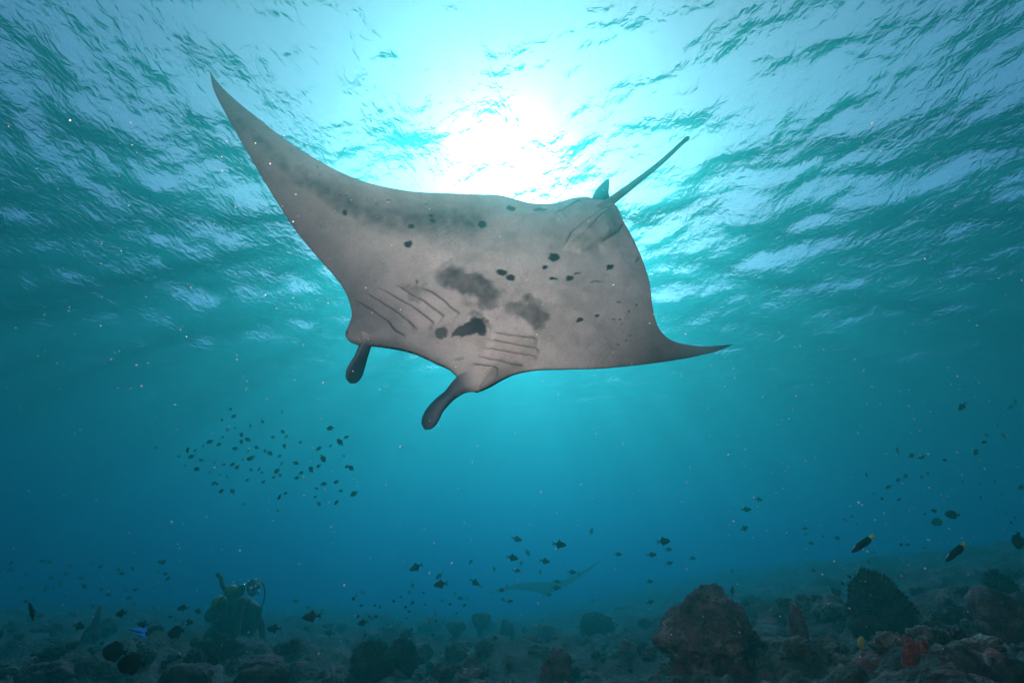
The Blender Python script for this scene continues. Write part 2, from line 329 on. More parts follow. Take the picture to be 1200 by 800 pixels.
    tube([(700,250,3.82),(716,236,3.95),(745,214,4.08),(775,190,4.18),(800,167,4.24),(808,160.5,4.26)], [.06,.034,.026,.02,.016,.026], [.05,.03,.024,.018,.014,.016], [.3,.6,.75,.85,.95,1])
    tube([(704,240,4.02),(705,228,4.03),(709,218,4.04),(713.5,209,4.05)], [.085,.062,.035,.012], [.012,.010,.008,.006], [1,1,1,1])
    V = np.concatenate(V); A = np.concatenate(A); Fq = [tuple(q) for f in F for q in f.tolist()]
    base = np.array([.5 * (mid[NT // 2, NS // 2] + mid[NT // 2, NS // 2])]).reshape(3)
    o = link_mesh('manta_ray', V - base, Fq, mat_manta()); o.location = base
    at_ = o.data.attributes.new('pigment_shade', 'FLOAT_COLOR', 'POINT'); at_.data.foreach_set('color', np.concatenate([A, np.ones((len(A), 1))], 1).ravel())
    bm = bmesh.new(); bm.from_mesh(o.data); bmesh.ops.remove_doubles(bm, verts=bm.verts, dist=1e-5); bmesh.ops.recalc_face_normals(bm, faces=bm.faces); bm.to_mesh(o.data); bm.free()
    return o
def mat_manta():
    N = Nodes('manta_skin'); b = N.n('ShaderNodeBsdfPrincipled', Roughness=.5); b.inputs['Specular IOR Level'].default_value = .25
    at_ = N.n('ShaderNodeAttribute'); at_.attribute_name = 'pigment_shade'; sp = N.n('ShaderNodeSeparateColor'); N.l(at_.outputs['Color'], sp.inputs[0])
    tc = N.n('ShaderNodeTexCoord')
    no = N.n('ShaderNodeTexNoise'); no.inputs['Scale'].default_value = 5; no.inputs['Detail'].default_value = 8; no.inputs['Roughness'].default_value = .65; N.l(tc.outputs['Object'], no.inputs['Vector'])
    fi = N.n('ShaderNodeTexNoise'); fi.inputs['Scale'].default_value = 130; fi.inputs['Detail'].default_value = 3; N.l(tc.outputs['Object'], fi.inputs['Vector'])
    c = ramp(N, no.outputs[0], [(.3, (.46, .40, .37)), (.5, (.66, .58, .54)), (.72, (.80, .71, .66))])
    f2 = ramp(N, fi.outputs[0], [(.30, (.62, .62, .64)), (.45, (.95, .95, .95)), (.68, (1, 1, 1)), (.75, (1.25, 1.25, 1.25))])
    mm = N.n('ShaderNodeMix', data_type='RGBA', blend_type='MULTIPLY'); mm.inputs[0].default_value = 1; N.l(c, mm.inputs[6]); N.l(f2, mm.inputs[7])
    def over(prev, fac, col):
        m = N.n('ShaderNodeMix', data_type='RGBA'); N.l(fac, m.inputs[0]); N.l(prev, m.inputs[6]); m.inputs[7].default_value = (*col, 1); return m.outputs[2]
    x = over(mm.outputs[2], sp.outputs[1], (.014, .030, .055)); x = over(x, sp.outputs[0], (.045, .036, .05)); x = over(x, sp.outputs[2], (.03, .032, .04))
    N.l(x, b.inputs['Base Color'])
    bp = N.n('ShaderNodeBump'); bp.inputs['Distance'].default_value = .002; bp.inputs['Strength'].default_value = .5; N.l(fi.outputs[0], bp.inputs['Height']); N.l(bp.outputs[0], b.inputs['Normal'])
    N.l(b.outputs[0], N.out.inputs[0]); return N.m
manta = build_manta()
tag(manta, 'huge manta ray with spotted pale belly gliding overhead beneath the bright surface', 'manta ray')

# the second manta, far off in the haze, wings lifted
def far_manta(c, span, yaw):
    NS, NT = 90, 16; s = np.linspace(-1, 1, NS); t = np.linspace(0, 1, NT)
    av = np.abs(s); lead = np.where(av < .13, .30, .30 - .55 * np.clip((av - .13) / .87, 0, 1) ** 1.5); trail = -.42 + .18 * np.exp(-((av - .3) / .25) ** 2) * 0 + .17 * av
    trail = np.minimum(trail, lead - .002); lift = np.where(s > 0, .38, .08) * av ** 1.5 + np.where(s > 0, .0, .26) * np.sin(np.clip(av, 0, 1) * 3.14) ** 1.0 * .35
    Yc = 1.25 * lead[None] * (1 - t[:, None]) + 1.25 * trail[None] * t[:, None]; th = (.02 + .10 * np.exp(-(s / .25) ** 2))[None] * (np.sqrt(t) * (1 - t) * 2)[:, None]
    X = np.repeat(s[None], NT, 0); Zm = np.repeat(lift[None], NT, 0)
    V = np.concatenate([np.stack([X, Yc, Zm + th], -1).reshape(-1, 3), np.stack([X, Yc, Zm - .6 * th], -1).reshape(-1, 3)]); off = len(V)
    F = grid_faces(NT, NS).tolist() + grid_faces(NT, NS, NT * NS, True).tolist()
    def limb(P, r):
        nonlocal V, off
        P = np.array(P, float); an = np.linspace(0, 6.283, 8, endpoint=False)
        ring = P[:, None] + np.stack([np.cos(an)[None] * np.array(r)[:, None], 0 * an[None] + 0 * np.array(r)[:, None], np.sin(an)[None] * np.array(r)[:, None]], -1)
        idx = np.arange(len(P) * 8).reshape(-1, 8) + off; nx = np.roll(idx, -1, 1)
        F.extend(np.stack([idx[:-1], nx[:-1], nx[1:], idx[1:]], -1).reshape(-1, 4).tolist()); V = np.concatenate([V, ring.reshape(-1, 3)]); off = len(V)
    for q in (-1, 1): limb([(.10 * q, .26, .0), (.11 * q, .36, -.01), (.09 * q, .44, -.03)], [.03, .026, .012])
    limb([(0, -.38, .02), (0, -.7, .04), (0, -.95, .03)], [.025, .014, .006])
    o = link_mesh('manta_ray', V * span / 2, F, M_far); o.location = c; o.rotation_euler = (R(9), R(-6), yaw); return o
M_far = plain('manta_back', (.03, .032, .036), .95, .3, 3, 0.0)
tag(far_manta(at(641, 690, 19.0), 4.1, R(-8)), 'distant manta ray silhouette with lifted wings, fading into the blue above the reef', 'manta ray')

# ------------------------------------------------------------------ coral and rocks
def ico(sub):
    bm = bmesh.new(); bmesh.ops.create_icosphere(bm, subdivisions=sub, radius=1)
    v = np.array([q.co[:] for q in bm.verts]); f = [[w.index for w in q.verts] for q in bm.faces]; bm.free(); return v, f
def rock_mesh(name, kind, seed, sub, mat):
    v, f = ico(sub); x, y, z = v.T
    if kind == 'boulder':
        r = 1 + .30 * fbm(x * 1.3, y * 1.3, z * 1.3, 3, seed) - .22 * np.abs(vnoise(x * 2.6, y * 2.6, z * 2.6, seed + 33)) - .12 * np.abs(vnoise(x * 6, y * 6, z * 6, seed + 35)) + .10 * fbm(x * 5, y * 5, z * 5, 3, seed + 9) + .04 * fbm(x * 14, y * 14, z * 14, 3, seed + 19)
    elif kind == 'lobed':
        r = 1 + .22 * fbm(x * 1.2, y * 1.2, z * 1.2, 2, seed) + .17 * np.abs(vnoise(x * 3.2, y * 3.2, z * 3.2, seed + 3)) ** .6 * 1.2 + .03 * fbm(x * 9, y * 9, z * 9, 3, seed + 4)
    elif kind == 'branch':
        q = np.abs(vnoise(x * 6.5, y * 6.5, z * 6.5, seed)); r = .82 + .16 * fbm(x * 1.4, y * 1.4, z * 1.4, 2, seed + 2) + .42 * q ** .8 + .08 * vnoise(x * 14, y * 14, z * 14, seed + 5)
    elif kind == 'tower':
        r = 1 + .25 * fbm(x * 1.5, y * 1.5, z * 1.5, 3, seed) + .12 * fbm(x * 6, y * 6, z * 6, 3, seed + 9) + .05 * fbm(x * 16, y * 16, z * 16, 2, seed + 1)
    elif kind == 'table':
        r = 1 + .12 * fbm(x * 2, y * 2, z * 2, 3, seed) + .05 * fbm(x * 8, y * 8, z * 8, 2, seed + 7)
    p = v * r[:, None]
    if kind == 'table':      # flared plate on a narrow foot
        h = p[:, 2]; fl = np.interp(h, [-1, -.2, .45, 1], [.42, .36, 1.15, 1.0]); p[:, 0] *= fl; p[:, 1] *= fl; p[:, 2] = np.minimum(h, .72 + .06 * vnoise(x * 5, y * 5, 0 * z, seed))
    if kind == 'tower':
        p[:, 2] = np.where(p[:, 2] < -.3, p[:, 2] * .8, p[:, 2]); fl = np.interp(p[:, 2], [-1, -.4, -.05, .12, .6, 1], [1.25, 1.15, .85, .40, .40, .36]); p[:, 0] *= fl; p[:, 1] *= fl
    # unit box: width 1, height 1, base at 0
    p[:, :2] -= (p[:, :2].max(0) + p[:, :2].min(0)) / 2
    p[:, :2] /= (p[:, :2].max(0) - p[:, :2].min(0)).max(); p[:, 2] = (p[:, 2] - p[:, 2].min()) / (p[:, 2].max() - p[:, 2].min())
    m = bpy.data.meshes.new(name); m.from_pydata(p.tolist(), [], f); m.polygons.foreach_set('use_smooth', np.ones(len(m.polygons), bool)); m.materials.append(mat); return m
def mat_rock(name, dark, mid, light, scale=6., patch=None):
    N = Nodes(name); b = N.n('ShaderNodeBsdfPrincipled', Roughness=.9); b.inputs['Specular IOR Level'].default_value = .12
    g = N.n('ShaderNodeNewGeometry')
    n1 = N.n('ShaderNodeTexNoise'); n1.inputs['Scale'].default_value = scale; n1.inputs['Detail'].default_value = 7; n1.inputs['Roughness'].default_value = .65; N.l(g.outputs['Position'], n1.inputs['Vector'])
    n2 = N.n('ShaderNodeTexNoise'); n2.inputs['Scale'].default_value = scale * 9; n2.inputs['Detail'].default_value = 4; N.l(g.outputs['Position'], n2.inputs['Vector'])
    c = ramp(N, n1.outputs[0], [(.3, dark), (.5, mid), (.7, light)]); sp_ = ramp(N, n2.outputs[0], [(.4, (.45, .45, .45)), (.6, (1, 1, 1)), (.7, (1.6, 1.5, 1.4))])
    mx = N.n('ShaderNodeMix', data_type='RGBA', blend_type='MULTIPLY'); mx.inputs[0].default_value = .8; N.l(c, mx.inputs[6]); N.l(sp_, mx.inputs[7])
    res = mx.outputs[2]
    if patch:
        n3 = N.n('ShaderNodeTexNoise'); n3.inputs['Scale'].default_value = scale * 1.7; n3.inputs['Detail'].default_value = 3
        mp = N.n('ShaderNodeMapping'); mp.inputs['Location'].default_value = (3, 7, 1); N.l(g.outputs['Position'], mp.inputs['Vector']); N.l(mp.outputs[0], n3.inputs['Vector'])
        k = ramp(N, n3.outputs[0], [(.52, (0, 0, 0)), (.62, (1, 1, 1))]); mr = N.n('ShaderNodeMix', data_type='RGBA'); N.l(k, mr.inputs[0]); N.l(res, mr.inputs[6]); mr.inputs[7].default_value = (*patch, 1); res = mr.outputs[2]
    N.l(res, b.inputs['Base Color'])
    bp = N.n('ShaderNodeBump'); bp.inputs['Distance'].default_value = .012; N.l(n2.outputs[0], bp.inputs['Height']); N.l(bp.outputs[0], b.inputs['Normal'])
    N.l(b.outputs[0], N.out.inputs[0]); return N.m
M_bom = mat_rock('encrusted_rock', (.035, .024, .025), (.13, .095, .095), (.38, .32, .28), 6, (.15, .075, .095))
M_grey = mat_rock('algae_rock', (.05, .05, .04), (.13, .125, .10), (.28, .26, .21), 4)
M_pale = mat_rock('pale_coral', (.10, .095, .085), (.24, .22, .19), (.42, .39, .33), 7)
M_dark = mat_rock('dark_coral', (.018, .02, .018), (.05, .055, .05), (.13, .13, .11), 6)
M_red = mat_rock('red_crust', (.10, .015, .015), (.34, .05, .05), (.45, .15, .13), 7, (.14, .03, .03))
M_pink = mat_rock('pink_crust', (.06, .038, .036), (.14, .09, .085), (.27, .19, .17), 8, (.17, .07, .075))

rnd = random.Random(7)
MESH = {}
def coral(name, px, py_base, w, h, kind, mat, label, cat, sub=4, group=None, seed=None, sink=.12, aspect=1.):
    d, p = ground_hit(px, py_base); seed = rnd.randrange(1000) if seed is None else seed
    W = w * d / FPX; H = h * d / FPX / math.cos(PITCH) * .97
    z0 = float(base_ground(p[0], p[1])) - .06
    p = p + np.array([0, W * .45, 0]); z0 = min(z0, float(base_ground(p[0], p[1])) - .04)
    o = bpy.data.objects.new(name, bush_mesh(name, seed, mat, 420 if h < 60 else 700, .16 if h < 60 else .11, .036 if h < 60 else .026, None if h < 60 else ([-1, -.4, .1, .5, 1], [1.35, 1.25, 1., .8, .55])) if kind == 'branch' else rock_mesh(name, kind, seed, sub, mat)); sc.collection.objects.link(o)
    o.location = (p[0], p[1], z0 - sink * H); o.scale = (W, W * aspect, H * (1 + sink) + .05); o.rotation_euler = (0, 0, 0)
    return tag(o, label, cat, group)
def bush_mesh(name, seed, mat, n=420, flen=.16, frad=.035, shape=None):
    """branching coral: a dome packed with short blunt fingers, one mesh, unit box with its base at 0"""
    r_ = np.random.default_rng(seed); v, f = ico(4); p = v * (.80 + .10 * fbm(v[:, 0] * 2, v[:, 1] * 2, v[:, 2] * 2, 3, seed))[:, None]
    V = [p]; F = [list(q) for q in f]; off = len(p)
    for k in range(n):
        u = r_.random() * 1.25 - .25; a_ = r_.random() * 6.283; h = math.sqrt(max(0, 1 - u * u)); d = np.array([h * math.cos(a_), h * math.sin(a_), u])
        b = d * (.72 + .10 * float(fbm(d[0] * 2, d[1] * 2, d[2] * 2, 3, seed))); t = d + r_.normal(0, .32, 3); t /= np.linalg.norm(t)
        s1 = np.cross(t, [.3, .5, .8]); s1 /= np.linalg.norm(s1); s2 = np.cross(t, s1); L_ = flen * (.6 + .9 * r_.random()) + .08; q_ = frad * (.7 + .6 * r_.random())
        for (g_, w_) in ((0, 1.0), (.6, 1.05), (.92, .9), (1.0, .4)):
            for j in range(6): V.append((b + t * L_ * g_ + q_ * w_ * (math.cos(j * 1.047) * s1 + math.sin(j * 1.047) * s2))[None])
        for g_ in range(3):
            for j in range(6): F.append([off + g_ * 6 + j, off + g_ * 6 + (j + 1) % 6, off + g_ * 6 + 6 + (j + 1) % 6, off + g_ * 6 + 6 + j])
        F.append([off + 18 + j for j in range(6)]); off += 24
    p = np.concatenate(V)
    if shape: fl = np.interp(p[:, 2], *shape); p[:, 0] *= fl; p[:, 1] *= fl
    p[:, :2] -= (p[:, :2].max(0) + p[:, :2].min(0)) / 2; p[:, :2] /= (p[:, :2].max(0) - p[:, :2].min(0)).max(); p[:, 2] = (p[:, 2] - p[:, 2].min()) / (p[:, 2].max() - p[:, 2].min())
    m = bpy.data.meshes.new(name); m.from_pydata(p.tolist(), [], F); m.polygons.foreach_set('use_smooth', np.ones(len(m.polygons), bool)); m.materials.append(mat); return m
# the big outcrop: mushroom-shaped, undercut on its left
def outcrop():
    d = 3.7; k = d / FPX; NH, NA = 130, 260
    ys = [697, 699, 704, 711, 720, 735, 748, 756, 762, 770, 780, 790, 806]; lx = [847, 838, 820, 812, 796, 780, 768, 770, 783, 789, 787, 777, 772]; rx = [849, 853, 859, 866, 873, 882, 885, 880, 878, 878, 870, 868, 872]
    yy = np.concatenate([np.linspace(697, 702, 16)[:-1], np.linspace(702, 806, NH - 15)]); L_, R_ = np.interp(yy, ys, lx), np.interp(yy, ys, rx)
    cx = (L_ + R_) / 2 - 830; hw = (R_ - L_) / 2; an = np.linspace(0, 2 * math.pi, NA, endpoint=False)
    x = (cx[:, None] + hw[:, None] * np.cos(an)[None]) * k; y = (hw[:, None] * .85 * np.sin(an)[None]) * k; z = ((752 - yy) * k / math.cos(PITCH))[:, None] + 0 * x
    nr = .030 * fbm(x * 9, y * 9, z * 9, 3, 5) + .022 * fbm(x * 26, y * 26, z * 26, 4, 15, .65)
    fade = np.clip(hw / 30, .15, 1)[:, None]
    x = x + nr * np.cos(an)[None] * fade; y = y + nr * np.sin(an)[None] * fade; z = z + .018 * fbm(x * 20, y * 20, z * 20, 3, 44) + .012 * fbm(x * 60, y * 60, z * 60, 2, 46)
    idx = np.arange(NH * NA).reshape(NH, NA); nx = np.roll(idx, -1, 1)
    F = np.stack([idx[:-1], idx[1:], nx[1:], nx[:-1]], -1).reshape(-1, 4).tolist() + [idx[0].tolist()]
    c = at(830, 752, d); o = link_mesh('rock_outcrop', np.stack([x, y, z], -1).reshape(-1, 3), F, M_bom); o.location = c
    tag(o, 'large dark purple-brown rock outcrop with undercut side rising from the reef', 'rock')
outcrop()
coral('rock_spire', 960, 787, 66, 70, 'tower', M_bom, 'knobbly reddish rock spire with a narrow top beside the large outcrop', 'rock', 5, seed=12)
coral('coral_lump', 925, 782, 60, 30, 'lobed', M_grey, 'low grey lobed coral between the large outcrop and the rock spire', 'coral', 5, seed=31)
coral('coral_lump', 893, 790, 40, 28, 'branch', M_grey, 'pale finely knobbed coral at the foot of the large outcrop', 'coral', 5, seed=33)
coral('coral_bommie', 1062, 744, 84, 72, 'branch', M_dark, 'tall dark bushy coral head on the sandy slope', 'coral', 6, seed=41)
coral('coral_lump', 1020, 742, 34, 26, 'boulder', M_dark, 'small dark boulder leaning on the tall bushy coral head', 'rock', 4, seed=42)
coral('red_sponge_rock', 1104, 812, 44, 56, 'boulder', M_red, 'bright red encrusted rock standing in the lit foreground rubble', 'rock', 5, seed=52)
coral('crusted_rock', 1050, 806, 60, 34, 'lobed', M_pink, 'low pink-brown crusted rock left of the bright red rock', 'rock', 5, seed=55)
coral('crusted_rock', 1150, 806, 52, 36, 'lobed', M_pink, 'low pink-brown crusted rock right of the bright red rock', 'rock', 5, seed=56)
coral('coral_lump', 1078, 770, 36, 22, 'boulder', M_grey, 'smooth rounded grey stone just behind the bright red rock', 'rock', 4, seed=57)
coral('coral_lump', 1128, 727, 30, 24, 'boulder', M_grey, 'grey boulder on the slope right of the tall bushy coral head', 'rock', 4, seed=58)
coral('coral_lump', 1190, 745, 52, 52, 'lobed', M_bom, 'rough purple-grey coral mass high on the right slope', 'coral', 5, seed=59)
coral('coral_lump', 1193, 705, 40, 36, 'branch', M_dark, 'dark jagged coral on the crest of the slope', 'coral', 5, seed=60)
coral('crusted_rock', 653, 803, 42, 36, 'boulder', M_bom, 'dark squat crusted rock standing alone in front of open rubble', 'rock', 5, seed=61)
coral('bushy_coral', 428, 796, 58, 40, 'branch', M_dark, 'dark bushy branching coral with bead-like tips, larger of two side by side', 'coral', 5, seed=62)
coral('bushy_coral', 468, 790, 42, 36, 'branch', M_dark, 'dark bushy branching coral, smaller of two side by side', 'coral', 5, seed=63)
coral('bushy_coral', 236, 784, 64, 32, 'branch', M_dark, 'wide dark bushy coral on the rubble below the diver', 'coral', 5, seed=64)
coral('cauliflower_coral', 292, 806, 66, 30, 'lobed', M_pink, 'pale pink lobed coral mound with smaller knobs', 'coral', 5, seed=65)
coral('cauliflower_coral', 200, 812, 60, 28, 'lobed', M_pink, 'reddish lobed coral mound between the pink mound and the rounded pale coral', 'coral', 5, seed=66)
coral('pale_coral_head', 168, 774, 26, 30, 'lobed', M_pale, 'pale rounded coral head with scalloped rim beside two dark fish', 'coral', 5, seed=67)
coral('pale_coral_head', 162, 782, 18, 20, 'boulder', M_pale, 'small pale dome coral in front of the scalloped coral head', 'coral', 4, seed=68)
coral('coral_column', 99, 752, 22, 38, 'tower', M_grey, 'upright grey-green coral column on the shadowy reef', 'coral', 4, seed=69)
coral('crusted_rock', 30, 812, 60, 30, 'lobed', M_pink, 'low rose-tinted rubble mound in the dark reef corner', 'rock', 5, seed=70)
coral('coral_lump', 500, 742, 30, 16, 'boulder', M_grey, 'low far coral dome on the open flat', 'coral', 3, seed=71)
coral('table_coral', 532, 752, 26, 20, 'table', M_dark, 'flat-topped table coral silhouette on the far flat', 'coral', 4, seed=72)
coral('mushroom_coral', 563, 750, 24, 27, 'table', M_dark, 'rounded mushroom-shaped coral silhouette beside the table coral', 'coral', 4, seed=73)
coral('coral_lump', 594, 751, 18, 22, 'boulder', M_dark, 'dark upright coral knob right of the mushroom-shaped coral', 'coral', 4, seed=74)
coral('table_coral', 704, 748, 44, 26, 'lobed', M_dark, 'stepped table coral fading into the far haze', 'coral', 4, seed=75)
coral('coral_lump', 580, 768, 34, 20, 'boulder', M_grey, 'rounded dome coral in the middle of the open flat', 'coral', 4, seed=76)
coral('coral_lump', 535, 772, 30, 18, 'boulder', M_grey, 'low dome coral left of the middle dome', 'coral', 4, seed=77)
coral('coral_lump', 887, 716, 34, 18, 'boulder', M_dark, 'far dark boulder on the rising slope behind the large outcrop', 'rock', 4, seed=78)
MARKS = [((o.location.x, o.location.y), w) for o, w in ((q, t) for q in sc.objects if 'category' in q for k_, t in {'undercut side': 'the large outcrop', 'rock spire with': 'the rock spire', 'bright red encrusted': 'the bright red rock', 'tall dark bushy': 'the tall bushy coral head', 'larger of two side': 'the paired bushy corals', 'wide dark bushy': 'the wide bushy coral', 'scalloped rim': 'the scalloped coral head', 'coral column on': 'the coral column', 'mushroom-shaped coral silhouette': 'the mushroom-shaped coral', 'stepped table': 'the stepped table coral', 'squat crusted': 'the squat crusted rock', 'rose-tinted': 'the rose-tinted mound', 'pale pink lobed': 'the pale pink coral mound', 'crest of the slope': 'the crest coral', 'middle of the open': 'the middle dome coral'}.items() if k_ in q['label'])]
def near(x, y): return min(MARKS, key=lambda m: (m[0][0] - x) ** 2 + (m[0][1] - y) ** 2)[1]
# the rest of the rubble: individual lumps scattered over the flat
KINDS = [('rubble_stone', 'boulder', M_grey, 'algae-covered stone', 'rock', 'stones of the reef rubble'),
         ('lobed_coral', 'lobed', M_grey, 'lobed grey coral', 'coral', 'lobed corals in the reef rubble'),
         ('dark_coral', 'branch', M_dark, 'dark knobbly coral', 'coral', 'dark corals in the reef rubble'),
         ('pale_stone', 'boulder', M_pale, 'pale coral stone', 'rock', 'pale stones of the reef rubble')]
POOL = {k[0]: [bush_mesh(k[0], 100 + 7 * i + q, k[2], 150, .2, .05) if k[1] == 'branch' else rock_mesh(k[0], k[1], 100 + 7 * i + q, 5, k[2]) for q in range(5)] for i, k in enumerate(KINDS)}
for i in range(640):
    px = rnd.uniform(-10, 1210)
    top = np.interp(px, [0, 600, 900, 1200], [716, 740, 718, 668])
    py = top + (rnd.random() ** 1.0) * (800 - top)
    d, p = ground_hit(px, py)
    if d > 22 or (180 < px < 312 and 738 < py < 772): continue
    k = KINDS[rnd.choices(range(4), [5, 3, 3, 2])[0]]
    o = bpy.data.objects.new(k[0], rnd.choice(POOL[k[0]])); sc.collection.objects.link(o)
    W = (.04 + .15 * rnd.random() ** 2.5) * (1 + .08 * d); H = W * rnd.uniform(.5, 1.0)
    o.location = (p[0], p[1], float(ground(p[0], p[1])) - .25 * H); o.scale = (W, W * rnd.uniform(.8, 1.2), H); o.rotation_euler = (rnd.uniform(-.25, .25), rnd.uniform(-.25, .25), rnd.uniform(0, 6.28))
    size = 'tiny' if W < .09 else 'small' if W < .14 else 'fist-high' if H < .13 else 'bulky'
    tag(o, '%s %s %s lying in the rubble nearest %s' % (size, 'flat' if H < .66 * W else 'domed' if H < .85 * W else 'upright', k[3], near(p[0], p[1])), k[4], k[5])

# ------------------------------------------------------------------ fish
def fish_mesh(name, kind, mat):
    """one closed body with its fins; nose at +x, unit length, z up"""
    prof = {'trigger': ([0, .06, .16, .32, .5, .64, .72, .79], [.02, .075, .14, .185, .175, .095, .04, .026], .42),
            'damsel': ([0, .05, .15, .3, .5, .66, .78, .83], [.02, .10, .19, .25, .24, .15, .07, .05], .38),
            'wrasse': ([0, .06, .18, .36, .55, .72, .84, .90], [.015, .05, .085, .105, .10, .08, .055, .05], .6),
            'oval': ([0, .05, .14, .3, .52, .7, .80, .86], [.03, .11, .20, .27, .27, .19, .08, .05], .36)}[kind]
    xs = np.linspace(0, prof[0][-1], 18); hs = np.interp(xs, prof[0], prof[1]); ws = hs * prof[2] * np.interp(xs, [0, .3, .8], [1, 1, .5])
    an = np.linspace(0, 2 * math.pi, 12, endpoint=False); V = []; F = []
    for x_, h_, w_ in zip(xs, hs, ws):
        for q in an: V.append((.5 - x_, w_ * math.cos(q), h_ * math.sin(q)))
    for i in range(17):
        for j in range(12): F.append((i * 12 + j, i * 12 + (j + 1) % 12, (i + 1) * 12 + (j + 1) % 12, (i + 1) * 12 + j))
    F.append(tuple(range(11, -1, -1))); F.append(tuple(17 * 12 + j for j in range(12)))
    def fin(poly, t=.006, side=0.):
        b = len(V); k = len(poly)
        for sgn in (1, -1):
            for (x_, z_) in poly: V.append((.5 - x_, sgn * t + side, z_))
        F.append(tuple(range(b, b + k))); F.append(tuple(range(b + 2 * k - 1, b + k - 1, -1)))
        for i in range(k): F.append((b + i, b + k + i, b + k + (i + 1) % k, b + (i + 1) % k))
    e = prof[0][-1]
    if kind == 'trigger':
        fin([(e - .05, .022), (e - .05, -.022), (e + .02, -.06), (e + .21, -.17), (e + .10, -.04), (e + .07, 0), (e + .10, .04), (e + .21, .17), (e + .02, .06)])
        fin([(.36, .16), (.50, .31), (.55, .21), (.69, .09), (.58, .10), (.46, .16)]); fin([(.40, -.16), (.52, -.30), (.57, -.20), (.69, -.08), (.58, -.10), (.48, -.16)])
    elif kind == 'damsel':
        fin([(e - .04, .04), (e - .04, -.04), (e + .16, -.15), (e + .08, 0), (e + .16, .15)]); fin([(.22, .2), (.35, .30), (.55, .30), (.72, .2), (.66, .13), (.4, .22)]); fin([(.48, -.22), (.60, -.31), (.74, -.18), (.66, -.12)]); fin([(.28, -.22), (.36, -.36), (.40, -.22)])
    elif kind == 'wrasse':
        fin([(e - .04, .045), (e - .04, -.045), (e + .10, -.07), (e + .10, .07)]); fin([(.25, .08), (.30, .12), (.80, .10), (.82, .05), (.5, .09)], .004); fin([(.5, -.09), (.55, -.13), (.80, -.10), (.82, -.05)], .004)
    else:
        fin([(e - .04, .05), (e - .04, -.05), (e + .14, -.12), (e + .10, 0), (e + .14, .12)]); fin([(.2, .22), (.4, .31), (.7, .26), (.8, .10), (.6, .2)]); fin([(.4, -.25), (.6, -.31), (.76, -.2), (.7, -.15)])
    m = bpy.data.meshes.new(name); m.from_pydata(V, [], F); m.polygons.foreach_set('use_smooth', np.ones(len(m.polygons), bool))
    for mm in (mat if isinstance(mat, (list, tuple)) else [mat]): m.materials.append(mm)
    if isinstance(mat, (list, tuple)):
        for p_ in m.polygons:
            if p_.center.x < .5 - e + .035: p_.material_index = 1
    return m
M_trig = plain('triggerfish_skin', (.010, .011, .016), .55, .4, 8)
M_dam = plain('damselfish_skin', (.014, .014, .017), .6, .4, 8)
M_yel = plain('yellow_fin', (.75, .62, .05), .5, .2, 8); M_wra = plain('wrasse_skin', (.012, .012, .014), .5, .5, 6)
M_silv = plain('silver_gold_skin', (.55, .42, .12), .4, .35, 4); M_brn = plain('brown_fish_skin', (.03, .018, .02), .6, .4, 6)
FM = {'trigger': fish_mesh('triggerfish', 'trigger', M_trig), 'damsel': fish_mesh('damselfish', 'damsel', M_dam), 'wrasse': fish_mesh('wrasse', 'wrasse', [M_wra, M_yel]), 'oval': fish_mesh('surgeonfish', 'oval', M_trig),
      'round': fish_mesh('round_fish', 'oval', M_brn), 'small': fish_mesh('small_reef_fish', 'damsel', M_dam), 'gold': fish_mesh('butterflyfish', 'oval', M_silv), 'slim': fish_mesh('cruising_fish', 'wrasse', M_dam), 'goby': fish_mesh('striped_fish', 'wrasse', [M_wra, M_silv]), 'yellowtail': fish_mesh('yellowtail_surgeonfish', 'oval', [M_trig, M_yel])}
LEN = {'trigger': .15, 'damsel': .085, 'wrasse': .17, 'oval': .16, 'round': .16, 'small': .055, 'gold': .12, 'slim': .5, 'goby': .16, 'yellowtail': .20}
DEF = {'trigger': ('dark triggerfish with crescent tail', 'fish', 'triggerfish above the reef flat'),
       'damsel': ('dark damselfish in the loose school of open water', 'fish', 'damselfish school in open water'),
       'small': ('tiny dark reef fish', 'fish', 'tiny reef fish over the reef')}
def fish(kind, px, py, ln, ang=0., head=-1, yaw=None, label=None, L=None, group=None, name=None, base=None):
    """ang: tilt in degrees of the nose above level; head -1 nose left, 1 nose right; yaw: turn toward/away from the camera"""
    yaw = rnd.uniform(-22, 22) if yaw is None else yaw
    Lr = (L or LEN[kind] * rnd.uniform(.92, 1.08)); d = Lr * FPX / ln * max(.35, math.cos(R(yaw)))
    for _ in range(40):
        c = at(px, py, d)
        if c[2] > float(base_ground(c[0], c[1])) + .10: break
        d *= .95
    Lr = ln * d / FPX / max(.35, math.cos(R(yaw)))
    o = bpy.data.objects.new(name or FM[kind].name, FM[kind]); sc.collection.objects.link(o); o.location = c
    ar = R(ang); ya = R(yaw)
    fwd = RT * head * math.cos(ar) * math.cos(ya) + np.array([0, 0, 1.]) * math.sin(ar) + np.array([0, 1., 0]) * math.sin(ya) * math.cos(ar)
    fwd /= np.linalg.norm(fwd); side = np.cross([0, 0, 1.], fwd); side /= np.linalg.norm(side) + 1e-9; upv = np.cross(fwd, side)
    o.rotation_euler = Matrix((fwd, side, upv)).transposed().to_euler(); o.scale = (Lr,) * 3
    D_ = DEF.get(kind, (None, 'fish', None)); pose = ('pointing steeply up' if ang > 35 else 'pointing steeply down' if ang < -35 else 'nose tipped up' if ang > 9 else 'nose tipped down' if ang < -9 else 'swimming level')
    if not label:
        label = '%s, %s' % (base or D_[0], pose) + ('' if kind == 'damsel' else ', nearest ' + near(c[0], c[1])) + (', largest of its school' if ln > 9 and kind == 'damsel' else ''); group = group or D_[2]
    tag(o, label, 'fish', group or (D_[2] if not label else None)); return o
